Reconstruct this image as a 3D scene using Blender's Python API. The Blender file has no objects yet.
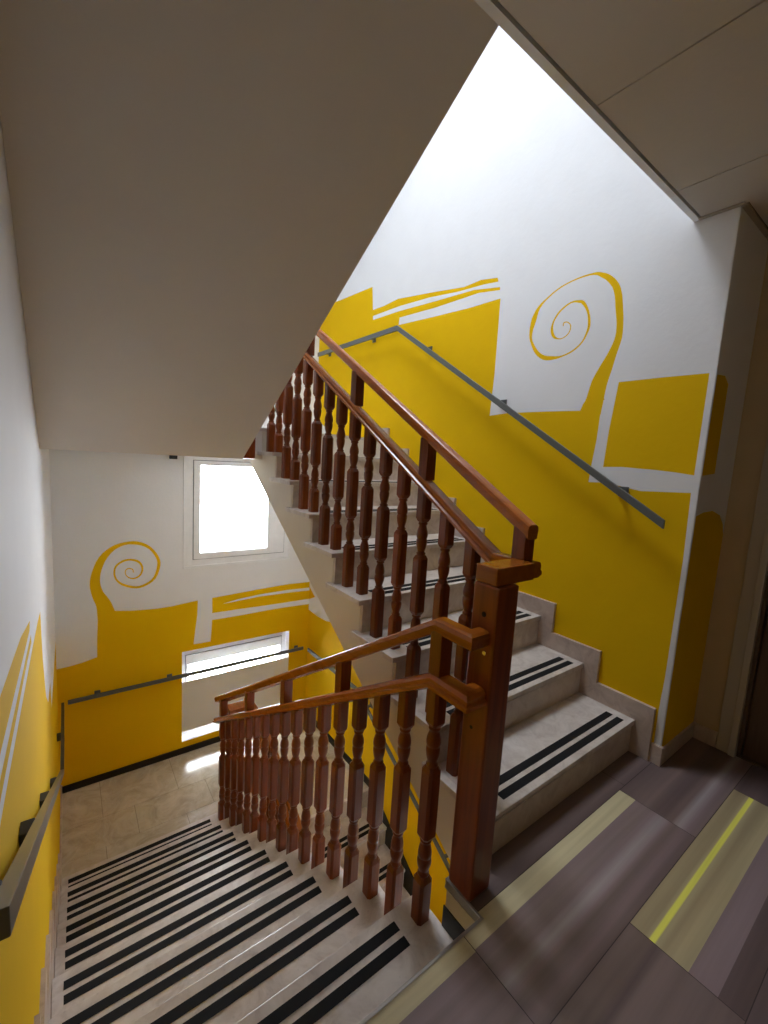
import bpy, bmesh, math, random
from mathutils import Vector, Matrix
from mathutils.geometry import delaunay_2d_cdt

scene = bpy.context.scene
COL = scene.collection
random.seed(7)

# ------------------------------------------------------------------ dimensions (metres)
H = 0.1815            # riser
T = 0.2984            # going
XR = 2.485            # right wall
YB = 3.872            # back wall
Y1 = 0.12             # first nosing of the rising flight
ZL = -10 * H          # lower half landing
ZU = 9 * H            # upper half landing
ZC = 2.629            # suspended ceiling
YO = 0.173            # edge of the stairwell opening
XREC = 2.93           # corridor wall with the door
YF = -2.6             # wall behind the camera
ZBOT, ZTOP = -4.4, 5.6
DY0, DY1, DZ = -1.12, -0.205, 2.08   # door opening

# ------------------------------------------------------------------ murals, in wall coordinates
R_YEL = [[(3.624,3.097),(2.834,3.059),(2.806,2.844),(2.631,2.838),(2.424,2.848),(2.255,2.825),(1.954,2.783),(1.628,2.732),(1.467,2.736),(1.319,2.709),(1.308,2.681),(1.439,2.698),(1.676,2.714),(2.01,2.755),(2.392,2.781),(2.8,2.788),(2.797,2.751),(2.388,2.739),(1.946,2.709),(1.528,2.685),(1.291,2.641),(1.289,2.622),(1.478,2.652),(1.941,2.659),(2.382,2.683),(2.39,2.622),(1.933,2.592),(1.562,2.57),(1.278,2.565),(1.272,2.074),(1.283,1.792),(1.129,1.803),(0.852,1.798),(0.626,1.791),(0.613,1.827),(0.599,1.849),(0.492,1.841),(0.504,1.874),(0.51,1.625),(0.521,1.503),(0.528,1.39),(0.429,1.394),(0.247,1.365),(0.027,1.377),(0.019,1.054),(0.022,0.454),(0.029,0.273),(0.029,-0.05),(0.6,-0.05),(3.872,1.9),(3.872,3.037)]]
R_BOX = [[(0.427,1.929),(0.229,1.93),(0.024,1.927),(0.024,1.698),(0.025,1.46),(0.105,1.469),(0.195,1.476),(0.356,1.483),(0.456,1.478),(0.448,1.678)]]
R_SPIRAL = [[(0.504,1.763),(0.503,1.779),(0.612,1.819),(0.618,1.804)],[(0.503,1.779),(0.501,1.802),(0.604,1.839),(0.612,1.819)],[(0.501,1.802),(0.498,1.828),(0.597,1.861),(0.604,1.839)],[(0.498,1.828),(0.496,1.858),(0.591,1.888),(0.597,1.861)],[(0.496,1.858),(0.493,1.889),(0.584,1.92),(0.591,1.888)],[(0.493,1.889),(0.49,1.917),(0.576,1.953),(0.584,1.92)],[(0.49,1.917),(0.485,1.944),(0.562,1.984),(0.576,1.953)],[(0.485,1.944),(0.478,1.973),(0.548,2.011),(0.562,1.984)],[(0.478,1.973),(0.471,2.002),(0.534,2.036),(0.548,2.011)],[(0.471,2.002),(0.466,2.028),(0.521,2.059),(0.534,2.036)],[(0.466,2.028),(0.461,2.054),(0.509,2.08),(0.521,2.059)],[(0.461,2.054),(0.456,2.079),(0.499,2.103),(0.509,2.08)],[(0.456,2.079),(0.45,2.104),(0.489,2.125),(0.499,2.103)],[(0.45,2.104),(0.444,2.129),(0.481,2.148),(0.489,2.125)],[(0.444,2.129),(0.439,2.155),(0.476,2.17),(0.481,2.148)],[(0.439,2.155),(0.438,2.182),(0.474,2.193),(0.476,2.17)],[(0.438,2.182),(0.439,2.208),(0.475,2.217),(0.474,2.193)],[(0.439,2.208),(0.441,2.233),(0.477,2.241),(0.475,2.217)],[(0.441,2.233),(0.443,2.256),(0.481,2.263),(0.477,2.241)],[(0.443,2.256),(0.446,2.278),(0.485,2.284),(0.481,2.263)],[(0.446,2.278),(0.45,2.3),(0.49,2.307),(0.485,2.284)],[(0.45,2.3),(0.454,2.326),(0.495,2.333),(0.49,2.307)],[(0.454,2.326),(0.459,2.353),(0.499,2.36),(0.495,2.333)],[(0.459,2.353),(0.464,2.378),(0.504,2.383),(0.499,2.36)],[(0.464,2.378),(0.471,2.4),(0.51,2.402),(0.504,2.383)],[(0.471,2.4),(0.478,2.421),(0.516,2.418),(0.51,2.402)],[(0.478,2.421),(0.488,2.441),(0.522,2.432),(0.516,2.418)],[(0.488,2.441),(0.502,2.461),(0.532,2.446),(0.522,2.432)],[(0.502,2.461),(0.518,2.48),(0.543,2.461),(0.532,2.446)],[(0.518,2.48),(0.535,2.496),(0.555,2.473),(0.543,2.461)],[(0.535,2.496),(0.552,2.509),(0.565,2.484),(0.555,2.473)],[(0.552,2.509),(0.569,2.519),(0.577,2.493),(0.565,2.484)],[(0.569,2.519),(0.585,2.526),(0.591,2.503),(0.577,2.493)],[(0.585,2.526),(0.6,2.533),(0.603,2.513),(0.591,2.503)],[(0.6,2.533),(0.617,2.538),(0.616,2.521),(0.603,2.513)],[(0.617,2.538),(0.637,2.54),(0.634,2.528),(0.616,2.521)],[(0.637,2.54),(0.664,2.542),(0.66,2.532),(0.634,2.528)],[(0.664,2.542),(0.695,2.542),(0.692,2.533),(0.66,2.532)],[(0.695,2.542),(0.728,2.54),(0.724,2.532),(0.692,2.533)],[(0.728,2.54),(0.761,2.536),(0.757,2.529),(0.724,2.532)],[(0.761,2.536),(0.795,2.53),(0.791,2.523),(0.757,2.529)],[(0.795,2.53),(0.828,2.522),(0.822,2.515),(0.791,2.523)],[(0.828,2.522),(0.856,2.512),(0.851,2.505),(0.822,2.515)],[(0.856,2.512),(0.883,2.5),(0.877,2.493),(0.851,2.505)],[(0.883,2.5),(0.908,2.486),(0.901,2.479),(0.877,2.493)],[(0.908,2.486),(0.932,2.472),(0.924,2.464),(0.901,2.479)],[(0.932,2.472),(0.956,2.458),(0.944,2.447),(0.924,2.464)],[(0.956,2.458),(0.976,2.441),(0.959,2.429),(0.944,2.447)],[(0.976,2.441),(0.992,2.422),(0.969,2.408),(0.959,2.429)],[(0.992,2.422),(1.004,2.401),(0.974,2.386),(0.969,2.408)],[(1.004,2.401),(1.014,2.379),(0.979,2.363),(0.974,2.386)],[(1.014,2.379),(1.019,2.353),(0.986,2.339),(0.979,2.363)],[(1.019,2.353),(1.022,2.326),(0.994,2.315),(0.986,2.339)],[(1.022,2.326),(1.022,2.301),(0.998,2.293),(0.994,2.315)],[(1.022,2.301),(1.021,2.28),(0.999,2.275),(0.998,2.293)],[(1.021,2.28),(1.017,2.26),(0.998,2.259),(0.999,2.275)],[(1.017,2.26),(1.01,2.24),(0.992,2.241),(0.998,2.259)],[(1.01,2.24),(0.998,2.214),(0.979,2.217),(0.992,2.241)],[(0.998,2.214),(0.983,2.186),(0.962,2.192),(0.979,2.217)],[(0.983,2.186),(0.966,2.161),(0.945,2.172),(0.962,2.192)],[(0.966,2.161),(0.947,2.141),(0.928,2.157),(0.945,2.172)],[(0.947,2.141),(0.926,2.125),(0.912,2.146),(0.928,2.157)],[(0.926,2.125),(0.903,2.112),(0.896,2.138),(0.912,2.146)],[(0.903,2.112),(0.879,2.105),(0.879,2.132),(0.896,2.138)],[(0.879,2.105),(0.855,2.103),(0.859,2.128),(0.879,2.132)],[(0.855,2.103),(0.834,2.103),(0.839,2.125),(0.859,2.128)],[(0.834,2.103),(0.814,2.104),(0.819,2.121),(0.839,2.125)],[(0.814,2.104),(0.795,2.107),(0.799,2.119),(0.819,2.121)],[(0.795,2.107),(0.775,2.111),(0.779,2.12),(0.799,2.119)],[(0.775,2.111),(0.753,2.116),(0.757,2.124),(0.779,2.12)],[(0.753,2.116),(0.729,2.123),(0.734,2.131),(0.757,2.124)],[(0.729,2.123),(0.708,2.132),(0.714,2.14),(0.734,2.131)],[(0.708,2.132),(0.689,2.143),(0.695,2.151),(0.714,2.14)],[(0.689,2.143),(0.671,2.157),(0.678,2.163),(0.695,2.151)],[(0.671,2.157),(0.657,2.172),(0.664,2.178),(0.678,2.163)],[(0.657,2.172),(0.645,2.189),(0.654,2.195),(0.664,2.178)],[(0.645,2.189),(0.636,2.208),(0.647,2.214),(0.654,2.195)],[(0.636,2.208),(0.629,2.226),(0.641,2.233),(0.647,2.214)],[(0.629,2.226),(0.624,2.242),(0.638,2.248),(0.641,2.233)],[(0.624,2.242),(0.622,2.258),(0.637,2.263),(0.638,2.248)],[(0.622,2.258),(0.623,2.276),(0.638,2.279),(0.637,2.263)],[(0.623,2.276),(0.626,2.296),(0.641,2.299),(0.638,2.279)],[(0.626,2.296),(0.632,2.319),(0.646,2.319),(0.641,2.299)],[(0.632,2.319),(0.639,2.34),(0.653,2.339),(0.646,2.319)],[(0.639,2.34),(0.648,2.36),(0.663,2.357),(0.653,2.339)],[(0.648,2.36),(0.659,2.38),(0.675,2.374),(0.663,2.357)],[(0.659,2.38),(0.671,2.396),(0.686,2.386),(0.675,2.374)],[(0.671,2.396),(0.682,2.406),(0.691,2.392),(0.686,2.386)],[(0.682,2.406),(0.694,2.411),(0.694,2.394),(0.691,2.392)],[(0.694,2.411),(0.705,2.413),(0.704,2.397),(0.694,2.394)],[(0.705,2.413),(0.72,2.416),(0.718,2.403),(0.704,2.397)],[(0.72,2.416),(0.738,2.418),(0.735,2.407),(0.718,2.403)],[(0.738,2.418),(0.758,2.416),(0.753,2.408),(0.735,2.407)],[(0.758,2.416),(0.78,2.409),(0.774,2.401),(0.753,2.408)],[(0.78,2.409),(0.804,2.397),(0.796,2.389),(0.774,2.401)],[(0.804,2.397),(0.825,2.383),(0.816,2.375),(0.796,2.389)],[(0.825,2.383),(0.841,2.366),(0.831,2.359),(0.816,2.375)],[(0.841,2.366),(0.853,2.347),(0.844,2.341),(0.831,2.359)],[(0.853,2.347),(0.863,2.328),(0.853,2.323),(0.844,2.341)],[(0.863,2.328),(0.868,2.311),(0.856,2.307),(0.853,2.323)],[(0.868,2.311),(0.871,2.296),(0.856,2.291),(0.856,2.307)],[(0.871,2.296),(0.871,2.28),(0.853,2.277),(0.856,2.291)],[(0.871,2.28),(0.868,2.264),(0.849,2.264),(0.853,2.277)],[(0.868,2.264),(0.862,2.249),(0.844,2.252),(0.849,2.264)],[(0.862,2.249),(0.852,2.235),(0.838,2.243),(0.844,2.252)],[(0.852,2.235),(0.839,2.225),(0.832,2.236),(0.838,2.243)],[(0.839,2.225),(0.826,2.22),(0.823,2.229),(0.832,2.236)],[(0.826,2.22),(0.813,2.217),(0.813,2.224),(0.823,2.229)],[(0.813,2.217),(0.801,2.215),(0.802,2.221),(0.813,2.224)],[(0.801,2.215),(0.788,2.216),(0.791,2.221),(0.802,2.221)],[(0.788,2.216),(0.776,2.219),(0.78,2.224),(0.791,2.221)],[(0.776,2.219),(0.764,2.225),(0.768,2.23),(0.78,2.224)],[(0.764,2.225),(0.752,2.234),(0.757,2.238),(0.768,2.23)],[(0.752,2.234),(0.744,2.244),(0.749,2.248),(0.757,2.238)],[(0.744,2.244),(0.739,2.256),(0.745,2.259),(0.749,2.248)],[(0.739,2.256),(0.738,2.269),(0.744,2.271),(0.745,2.259)],[(0.738,2.269),(0.739,2.281),(0.746,2.281),(0.744,2.271)],[(0.739,2.281),(0.745,2.292),(0.751,2.29),(0.746,2.281)],[(0.745,2.292),(0.755,2.302),(0.759,2.298),(0.751,2.29)],[(0.755,2.302),(0.764,2.308),(0.766,2.303),(0.759,2.298)],[(0.764,2.308),(0.774,2.311),(0.773,2.305),(0.766,2.303)],[(0.774,2.311),(0.784,2.311),(0.78,2.305),(0.773,2.305)],[(0.784,2.311),(0.791,2.308),(0.785,2.303),(0.78,2.305)],[(0.791,2.308),(0.793,2.301),(0.787,2.299),(0.785,2.303)],[(0.793,2.301),(0.793,2.293),(0.787,2.292),(0.787,2.299)],[(0.793,2.293),(0.792,2.288),(0.787,2.287),(0.787,2.292)]]
R_LOW = [[(3.89,-0.448),(3.65,-0.457),(3.429,-0.442),(3.2,-0.38),(2.0,-0.2),(0.0,-0.2),(0,-4.5),(3.872,-4.5)]]
R_LOW2 = [[(3.975,-0.1),(3.72,-0.243),(3.86,-0.31),(3.955,-0.326)]]
B_YEL = [[(0.009,-0.594),(0.098,-0.59),(0.199,-0.576),(0.304,-0.551),(0.307,-0.369),(0.315,-0.206),(0.312,-0.101),(0.445,-0.123),(0.583,-0.146),(0.698,-0.155),(0.817,-0.161),(0.94,-0.159),(1.192,-0.134),(1.187,-0.292),(1.174,-0.401),(1.152,-0.609),(1.237,-0.613),(1.323,-0.612),(1.332,-0.488),(1.338,-0.375),(1.629,-0.376),(1.941,-0.369),(2.192,-0.369),(2.482,-0.377),(2.485,-0.377),(2.485,-4.5),(0,-4.5),(0,-0.594)]]
B_STR = [[(1.337,-0.299),(1.627,-0.301),(1.94,-0.308),(2.19,-0.31),(2.512,-0.312),(2.507,-0.203),(2.186,-0.193),(1.856,-0.19),(1.625,-0.203),(1.442,-0.213),(1.625,-0.184),(1.856,-0.166),(2.185,-0.159),(2.505,-0.169),(2.502,-0.095),(2.183,-0.089),(1.854,-0.102),(1.624,-0.114),(1.336,-0.129)]]
B_SPIRAL = [[(0.474,-0.215),(0.467,-0.185),(0.315,-0.197),(0.316,-0.226)],[(0.467,-0.185),(0.457,-0.142),(0.313,-0.157),(0.315,-0.197)],[(0.457,-0.142),(0.445,-0.102),(0.311,-0.122),(0.313,-0.157)],[(0.445,-0.102),(0.435,-0.07),(0.31,-0.097),(0.311,-0.122)],[(0.435,-0.07),(0.424,-0.04),(0.308,-0.077),(0.31,-0.097)],[(0.424,-0.04),(0.41,-0.008),(0.306,-0.058),(0.308,-0.077)],[(0.41,-0.008),(0.392,0.024),(0.3,-0.034),(0.306,-0.058)],[(0.392,0.024),(0.375,0.05),(0.288,-0.002),(0.3,-0.034)],[(0.375,0.05),(0.363,0.072),(0.277,0.036),(0.288,-0.002)],[(0.363,0.072),(0.354,0.097),(0.269,0.074),(0.277,0.036)],[(0.354,0.097),(0.347,0.124),(0.262,0.113),(0.269,0.074)],[(0.347,0.124),(0.342,0.151),(0.26,0.154),(0.262,0.113)],[(0.342,0.151),(0.34,0.181),(0.263,0.196),(0.26,0.154)],[(0.34,0.181),(0.341,0.214),(0.27,0.237),(0.263,0.196)],[(0.341,0.214),(0.345,0.249),(0.281,0.278),(0.27,0.237)],[(0.345,0.249),(0.355,0.288),(0.295,0.321),(0.281,0.278)],[(0.355,0.288),(0.368,0.328),(0.313,0.366),(0.295,0.321)],[(0.368,0.328),(0.383,0.364),(0.336,0.407),(0.313,0.366)],[(0.383,0.364),(0.402,0.397),(0.364,0.442),(0.336,0.407)],[(0.402,0.397),(0.425,0.429),(0.396,0.471),(0.364,0.442)],[(0.425,0.429),(0.45,0.456),(0.429,0.494),(0.396,0.471)],[(0.45,0.456),(0.477,0.476),(0.463,0.512),(0.429,0.494)],[(0.477,0.476),(0.506,0.492),(0.497,0.523),(0.463,0.512)],[(0.506,0.492),(0.537,0.502),(0.532,0.531),(0.497,0.523)],[(0.537,0.502),(0.572,0.507),(0.57,0.536),(0.532,0.531)],[(0.572,0.507),(0.609,0.505),(0.609,0.537),(0.57,0.536)],[(0.609,0.505),(0.643,0.499),(0.648,0.531),(0.609,0.537)],[(0.643,0.499),(0.677,0.488),(0.685,0.518),(0.648,0.531)],[(0.677,0.488),(0.709,0.471),(0.721,0.499),(0.685,0.518)],[(0.709,0.471),(0.738,0.45),(0.754,0.473),(0.721,0.499)],[(0.738,0.45),(0.763,0.422),(0.782,0.441),(0.754,0.473)],[(0.763,0.422),(0.785,0.388),(0.807,0.404),(0.782,0.441)],[(0.785,0.388),(0.801,0.356),(0.825,0.368),(0.807,0.404)],[(0.801,0.356),(0.809,0.33),(0.836,0.336),(0.825,0.368)],[(0.809,0.33),(0.812,0.306),(0.841,0.305),(0.836,0.336)],[(0.812,0.306),(0.81,0.279),(0.839,0.271),(0.841,0.305)],[(0.81,0.279),(0.804,0.242),(0.831,0.231),(0.839,0.271)],[(0.804,0.242),(0.793,0.202),(0.817,0.188),(0.831,0.231)],[(0.793,0.202),(0.778,0.168),(0.798,0.15),(0.817,0.188)],[(0.778,0.168),(0.759,0.144),(0.774,0.123),(0.798,0.15)],[(0.759,0.144),(0.736,0.125),(0.747,0.103),(0.774,0.123)],[(0.736,0.125),(0.71,0.111),(0.719,0.089),(0.747,0.103)],[(0.71,0.111),(0.683,0.1),(0.69,0.077),(0.719,0.089)],[(0.683,0.1),(0.656,0.093),(0.66,0.07),(0.69,0.077)],[(0.656,0.093),(0.628,0.092),(0.628,0.069),(0.66,0.07)],[(0.628,0.092),(0.596,0.1),(0.593,0.077),(0.628,0.069)],[(0.596,0.1),(0.562,0.113),(0.557,0.091),(0.593,0.077)],[(0.562,0.113),(0.533,0.127),(0.527,0.106),(0.557,0.091)],[(0.533,0.127),(0.512,0.14),(0.503,0.121),(0.527,0.106)],[(0.512,0.14),(0.495,0.154),(0.485,0.138),(0.503,0.121)],[(0.495,0.154),(0.482,0.169),(0.47,0.158),(0.485,0.138)],[(0.482,0.169),(0.471,0.188),(0.457,0.18),(0.47,0.158)],[(0.471,0.188),(0.464,0.21),(0.449,0.206),(0.457,0.18)],[(0.464,0.21),(0.46,0.232),(0.444,0.231),(0.449,0.206)],[(0.46,0.232),(0.46,0.254),(0.444,0.257),(0.444,0.231)],[(0.46,0.254),(0.463,0.277),(0.448,0.284),(0.444,0.257)],[(0.463,0.277),(0.471,0.296),(0.457,0.308),(0.448,0.284)],[(0.471,0.296),(0.484,0.313),(0.473,0.328),(0.457,0.308)],[(0.484,0.313),(0.502,0.328),(0.494,0.345),(0.473,0.328)],[(0.502,0.328),(0.522,0.339),(0.516,0.358),(0.494,0.345)],[(0.522,0.339),(0.543,0.347),(0.539,0.366),(0.516,0.358)],[(0.543,0.347),(0.565,0.35),(0.564,0.369),(0.539,0.366)],[(0.565,0.35),(0.588,0.349),(0.589,0.368),(0.564,0.369)],[(0.588,0.349),(0.611,0.342),(0.615,0.362),(0.589,0.368)],[(0.611,0.342),(0.634,0.331),(0.642,0.351),(0.615,0.362)],[(0.634,0.331),(0.652,0.317),(0.665,0.334),(0.642,0.351)],[(0.652,0.317),(0.664,0.3),(0.68,0.31),(0.665,0.334)],[(0.664,0.3),(0.672,0.278),(0.69,0.282),(0.68,0.31)],[(0.672,0.278),(0.675,0.257),(0.692,0.255),(0.69,0.282)],[(0.675,0.257),(0.672,0.236),(0.688,0.229),(0.692,0.255)],[(0.672,0.236),(0.664,0.215),(0.677,0.204),(0.688,0.229)],[(0.664,0.215),(0.652,0.198),(0.662,0.185),(0.677,0.204)],[(0.652,0.198),(0.637,0.187),(0.643,0.172),(0.662,0.185)],[(0.637,0.187),(0.618,0.18),(0.621,0.166),(0.643,0.172)],[(0.618,0.18),(0.6,0.178),(0.6,0.165),(0.621,0.166)],[(0.6,0.178),(0.584,0.182),(0.581,0.171),(0.6,0.165)],[(0.584,0.182),(0.568,0.192),(0.564,0.183),(0.581,0.171)],[(0.568,0.192),(0.556,0.203),(0.55,0.197),(0.564,0.183)],[(0.556,0.203),(0.548,0.217),(0.541,0.214),(0.55,0.197)],[(0.548,0.217),(0.544,0.233),(0.536,0.232),(0.541,0.214)],[(0.544,0.233),(0.544,0.247),(0.536,0.249),(0.536,0.232)],[(0.544,0.247),(0.548,0.257),(0.542,0.263),(0.536,0.249)],[(0.548,0.257),(0.557,0.265),(0.552,0.274),(0.542,0.263)],[(0.557,0.265),(0.566,0.27),(0.564,0.28),(0.552,0.274)],[(0.566,0.27),(0.577,0.269),(0.578,0.279),(0.564,0.28)],[(0.577,0.269),(0.589,0.264),(0.592,0.273),(0.578,0.279)],[(0.589,0.264),(0.598,0.258),(0.604,0.265),(0.592,0.273)],[(0.598,0.258),(0.601,0.25),(0.609,0.252),(0.604,0.265)],[(0.601,0.25),(0.602,0.239),(0.61,0.239),(0.609,0.252)],[(0.602,0.239),(0.602,0.231),(0.611,0.23),(0.61,0.239)]]
F_LOW = [[(2.971,0.028),(2.97,0.259),(2.932,0.793),(2.94,1.126),(2.899,1.215),(2.827,1.271),(2.713,1.294),(2.593,1.282)]]
F_UP = [[(2.451,1.923),(2.6,1.92),(2.659,1.733),(2.654,1.492),(2.581,1.471)]]


# ------------------------------------------------------------------ materials
def new_mat(name):
    m = bpy.data.materials.new(name); m.use_nodes = True
    nt = m.node_tree; b = nt.nodes['Principled BSDF']
    return m, nt, b

def paint(name, col, rough=0.75, var=0.05, bump=0.25, scale=6.0, spec=0.12):
    m, nt, b = new_mat(name)
    tc = nt.nodes.new('ShaderNodeTexCoord')
    n = nt.nodes.new('ShaderNodeTexNoise'); n.inputs['Scale'].default_value = scale; n.inputs['Detail'].default_value = 6
    nt.links.new(tc.outputs['Object'], n.inputs['Vector'])
    mx = nt.nodes.new('ShaderNodeMix'); mx.data_type = 'RGBA'
    mx.inputs['A'].default_value = tuple(c * (1 - var) for c in col) + (1,)
    mx.inputs['B'].default_value = tuple(min(1, c * (1 + var)) for c in col) + (1,)
    nt.links.new(n.outputs['Fac'], mx.inputs['Factor'])
    nt.links.new(mx.outputs['Result'], b.inputs['Base Color'])
    b.inputs['Roughness'].default_value = rough
    b.inputs['Specular IOR Level'].default_value = spec
    if bump:
        n2 = nt.nodes.new('ShaderNodeTexNoise'); n2.inputs['Scale'].default_value = 38; n2.inputs['Detail'].default_value = 5
        nt.links.new(tc.outputs['Object'], n2.inputs['Vector'])
        bp = nt.nodes.new('ShaderNodeBump'); bp.inputs['Strength'].default_value = bump; bp.inputs['Distance'].default_value = 0.004
        nt.links.new(n2.outputs['Fac'], bp.inputs['Height'])
        nt.links.new(bp.outputs['Normal'], b.inputs['Normal'])
    return m

def marble(name, c1, c2, c3, rough=0.28, vein=9.0):
    m, nt, b = new_mat(name)
    tc = nt.nodes.new('ShaderNodeTexCoord')
    n = nt.nodes.new('ShaderNodeTexNoise'); n.inputs['Scale'].default_value = vein; n.inputs['Detail'].default_value = 9; n.inputs['Roughness'].default_value = 0.65; n.inputs['Distortion'].default_value = 1.2
    nt.links.new(tc.outputs['Object'], n.inputs['Vector'])
    r = nt.nodes.new('ShaderNodeValToRGB'); cr = r.color_ramp
    cr.elements[0].position = 0.30; cr.elements[0].color = c2 + (1,)
    cr.elements[1].position = 0.52; cr.elements[1].color = c1 + (1,)
    e = cr.elements.new(0.70); e.color = c3 + (1,)
    nt.links.new(n.outputs['Fac'], r.inputs['Fac'])
    v = nt.nodes.new('ShaderNodeTexVoronoi'); v.inputs['Scale'].default_value = 32
    nt.links.new(tc.outputs['Object'], v.inputs['Vector'])
    mr = nt.nodes.new('ShaderNodeMapRange'); mr.inputs['From Min'].default_value = 0; mr.inputs['From Max'].default_value = 0.16
    mr.inputs['To Min'].default_value = 0.8; mr.inputs['To Max'].default_value = 1
    nt.links.new(v.outputs['Distance'], mr.inputs['Value'])
    mx = nt.nodes.new('ShaderNodeMix'); mx.data_type = 'RGBA'; mx.blend_type = 'MULTIPLY'; mx.inputs['Factor'].default_value = 1
    nt.links.new(r.outputs['Color'], mx.inputs['A']); nt.links.new(mr.outputs['Result'], mx.inputs['B'])
    nt.links.new(mx.outputs['Result'], b.inputs['Base Color'])
    b.inputs['Roughness'].default_value = rough
    return m

def wood(name, dark, light, axis, rough=0.22):
    m, nt, b = new_mat(name)
    tc = nt.nodes.new('ShaderNodeTexCoord')
    mp = nt.nodes.new('ShaderNodeMapping')
    s = [22, 22, 22]; s[axis] = 1.6
    mp.inputs['Scale'].default_value = s
    nt.links.new(tc.outputs['Object'], mp.inputs['Vector'])
    n = nt.nodes.new('ShaderNodeTexNoise'); n.inputs['Scale'].default_value = 1.6; n.inputs['Detail'].default_value = 7; n.inputs['Distortion'].default_value = 0.8
    nt.links.new(mp.outputs['Vector'], n.inputs['Vector'])
    oi = nt.nodes.new('ShaderNodeObjectInfo')
    r = nt.nodes.new('ShaderNodeValToRGB'); cr = r.color_ramp
    cr.elements[0].position = 0.3; cr.elements[0].color = dark + (1,)
    cr.elements[1].position = 0.7; cr.elements[1].color = light + (1,)
    nt.links.new(n.outputs['Fac'], r.inputs['Fac'])
    hs = nt.nodes.new('ShaderNodeHueSaturation')
    mr = nt.nodes.new('ShaderNodeMapRange'); mr.inputs['To Min'].default_value = 0.8; mr.inputs['To Max'].default_value = 1.2
    nt.links.new(oi.outputs['Random'], mr.inputs['Value']); nt.links.new(mr.outputs['Result'], hs.inputs['Value'])
    nt.links.new(r.outputs['Color'], hs.inputs['Color'])
    nt.links.new(hs.outputs['Color'], b.inputs['Base Color'])
    b.inputs['Roughness'].default_value = rough
    b.inputs['Specular IOR Level'].default_value = 0.4; b.inputs['Coat Weight'].default_value = 0.05; b.inputs['Coat Roughness'].default_value = 0.15
    return m

def plain(name, col, rough=0.5, metal=0.0, spec=0.5):
    return_m, nt, b = new_mat(name)
    tc = nt.nodes.new('ShaderNodeTexCoord')
    n = nt.nodes.new('ShaderNodeTexNoise'); n.inputs['Scale'].default_value = 14; n.inputs['Detail'].default_value = 4
    nt.links.new(tc.outputs['Object'], n.inputs['Vector'])
    mx = nt.nodes.new('ShaderNodeMix'); mx.data_type = 'RGBA'
    mx.inputs['A'].default_value = tuple(c * 0.93 for c in col) + (1,)
    mx.inputs['B'].default_value = tuple(min(1, c * 1.07) for c in col) + (1,)
    nt.links.new(n.outputs['Fac'], mx.inputs['Factor']); nt.links.new(mx.outputs['Result'], b.inputs['Base Color'])
    b.inputs['Roughness'].default_value = rough; b.inputs['Metallic'].default_value = metal
    b.inputs['Specular IOR Level'].default_value = spec
    return return_m

def vinyl(name, rough=0.38):
    m, nt, b = new_mat(name)
    tc = nt.nodes.new('ShaderNodeTexCoord')
    at = nt.nodes.new('ShaderNodeAttribute'); at.attribute_name = 'pattern'
    mp = nt.nodes.new('ShaderNodeMapping'); mp.inputs['Scale'].default_value = (0.9, 30, 1)
    nt.links.new(tc.outputs['Object'], mp.inputs['Vector'])
    n = nt.nodes.new('ShaderNodeTexNoise'); n.inputs['Scale'].default_value = 1.0; n.inputs['Detail'].default_value = 4
    nt.links.new(mp.outputs['Vector'], n.inputs['Vector'])
    mr = nt.nodes.new('ShaderNodeMapRange'); mr.inputs['From Min'].default_value = 0.3; mr.inputs['From Max'].default_value = 0.7
    mr.inputs['To Min'].default_value = 0.84; mr.inputs['To Max'].default_value = 1.14
    nt.links.new(n.outputs['Fac'], mr.inputs['Value'])
    mx = nt.nodes.new('ShaderNodeMix'); mx.data_type = 'RGBA'; mx.blend_type = 'MULTIPLY'; mx.inputs['Factor'].default_value = 1
    nt.links.new(at.outputs['Color'], mx.inputs['A']); nt.links.new(mr.outputs['Result'], mx.inputs['B'])
    nt.links.new(mx.outputs['Result'], b.inputs['Base Color'])
    b.inputs['Roughness'].default_value = rough
    n2 = nt.nodes.new('ShaderNodeTexNoise'); n2.inputs['Scale'].default_value = 260
    nt.links.new(tc.outputs['Object'], n2.inputs['Vector'])
    bp = nt.nodes.new('ShaderNodeBump'); bp.inputs['Strength'].default_value = 0.15; bp.inputs['Distance'].default_value = 0.001
    nt.links.new(n2.outputs['Fac'], bp.inputs['Height']); nt.links.new(bp.outputs['Normal'], b.inputs['Normal'])
    return m

def glass_mat(name):
    m = bpy.data.materials.new(name); m.use_nodes = True
    nt = m.node_tree; nt.nodes.clear()
    o = nt.nodes.new('ShaderNodeOutputMaterial'); mix = nt.nodes.new('ShaderNodeMixShader')
    tr = nt.nodes.new('ShaderNodeBsdfTransparent'); tr.inputs['Color'].default_value = (0.97, 0.98, 1, 1)
    gl = nt.nodes.new('ShaderNodeBsdfGlossy'); gl.inputs['Roughness'].default_value = 0.05
    fr = nt.nodes.new('ShaderNodeFresnel'); fr.inputs['IOR'].default_value = 1.45
    nt.links.new(fr.outputs[0], mix.inputs[0]); nt.links.new(tr.outputs[0], mix.inputs[1]); nt.links.new(gl.outputs[0], mix.inputs[2])
    nt.links.new(mix.outputs[0], o.inputs['Surface'])
    return m

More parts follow.
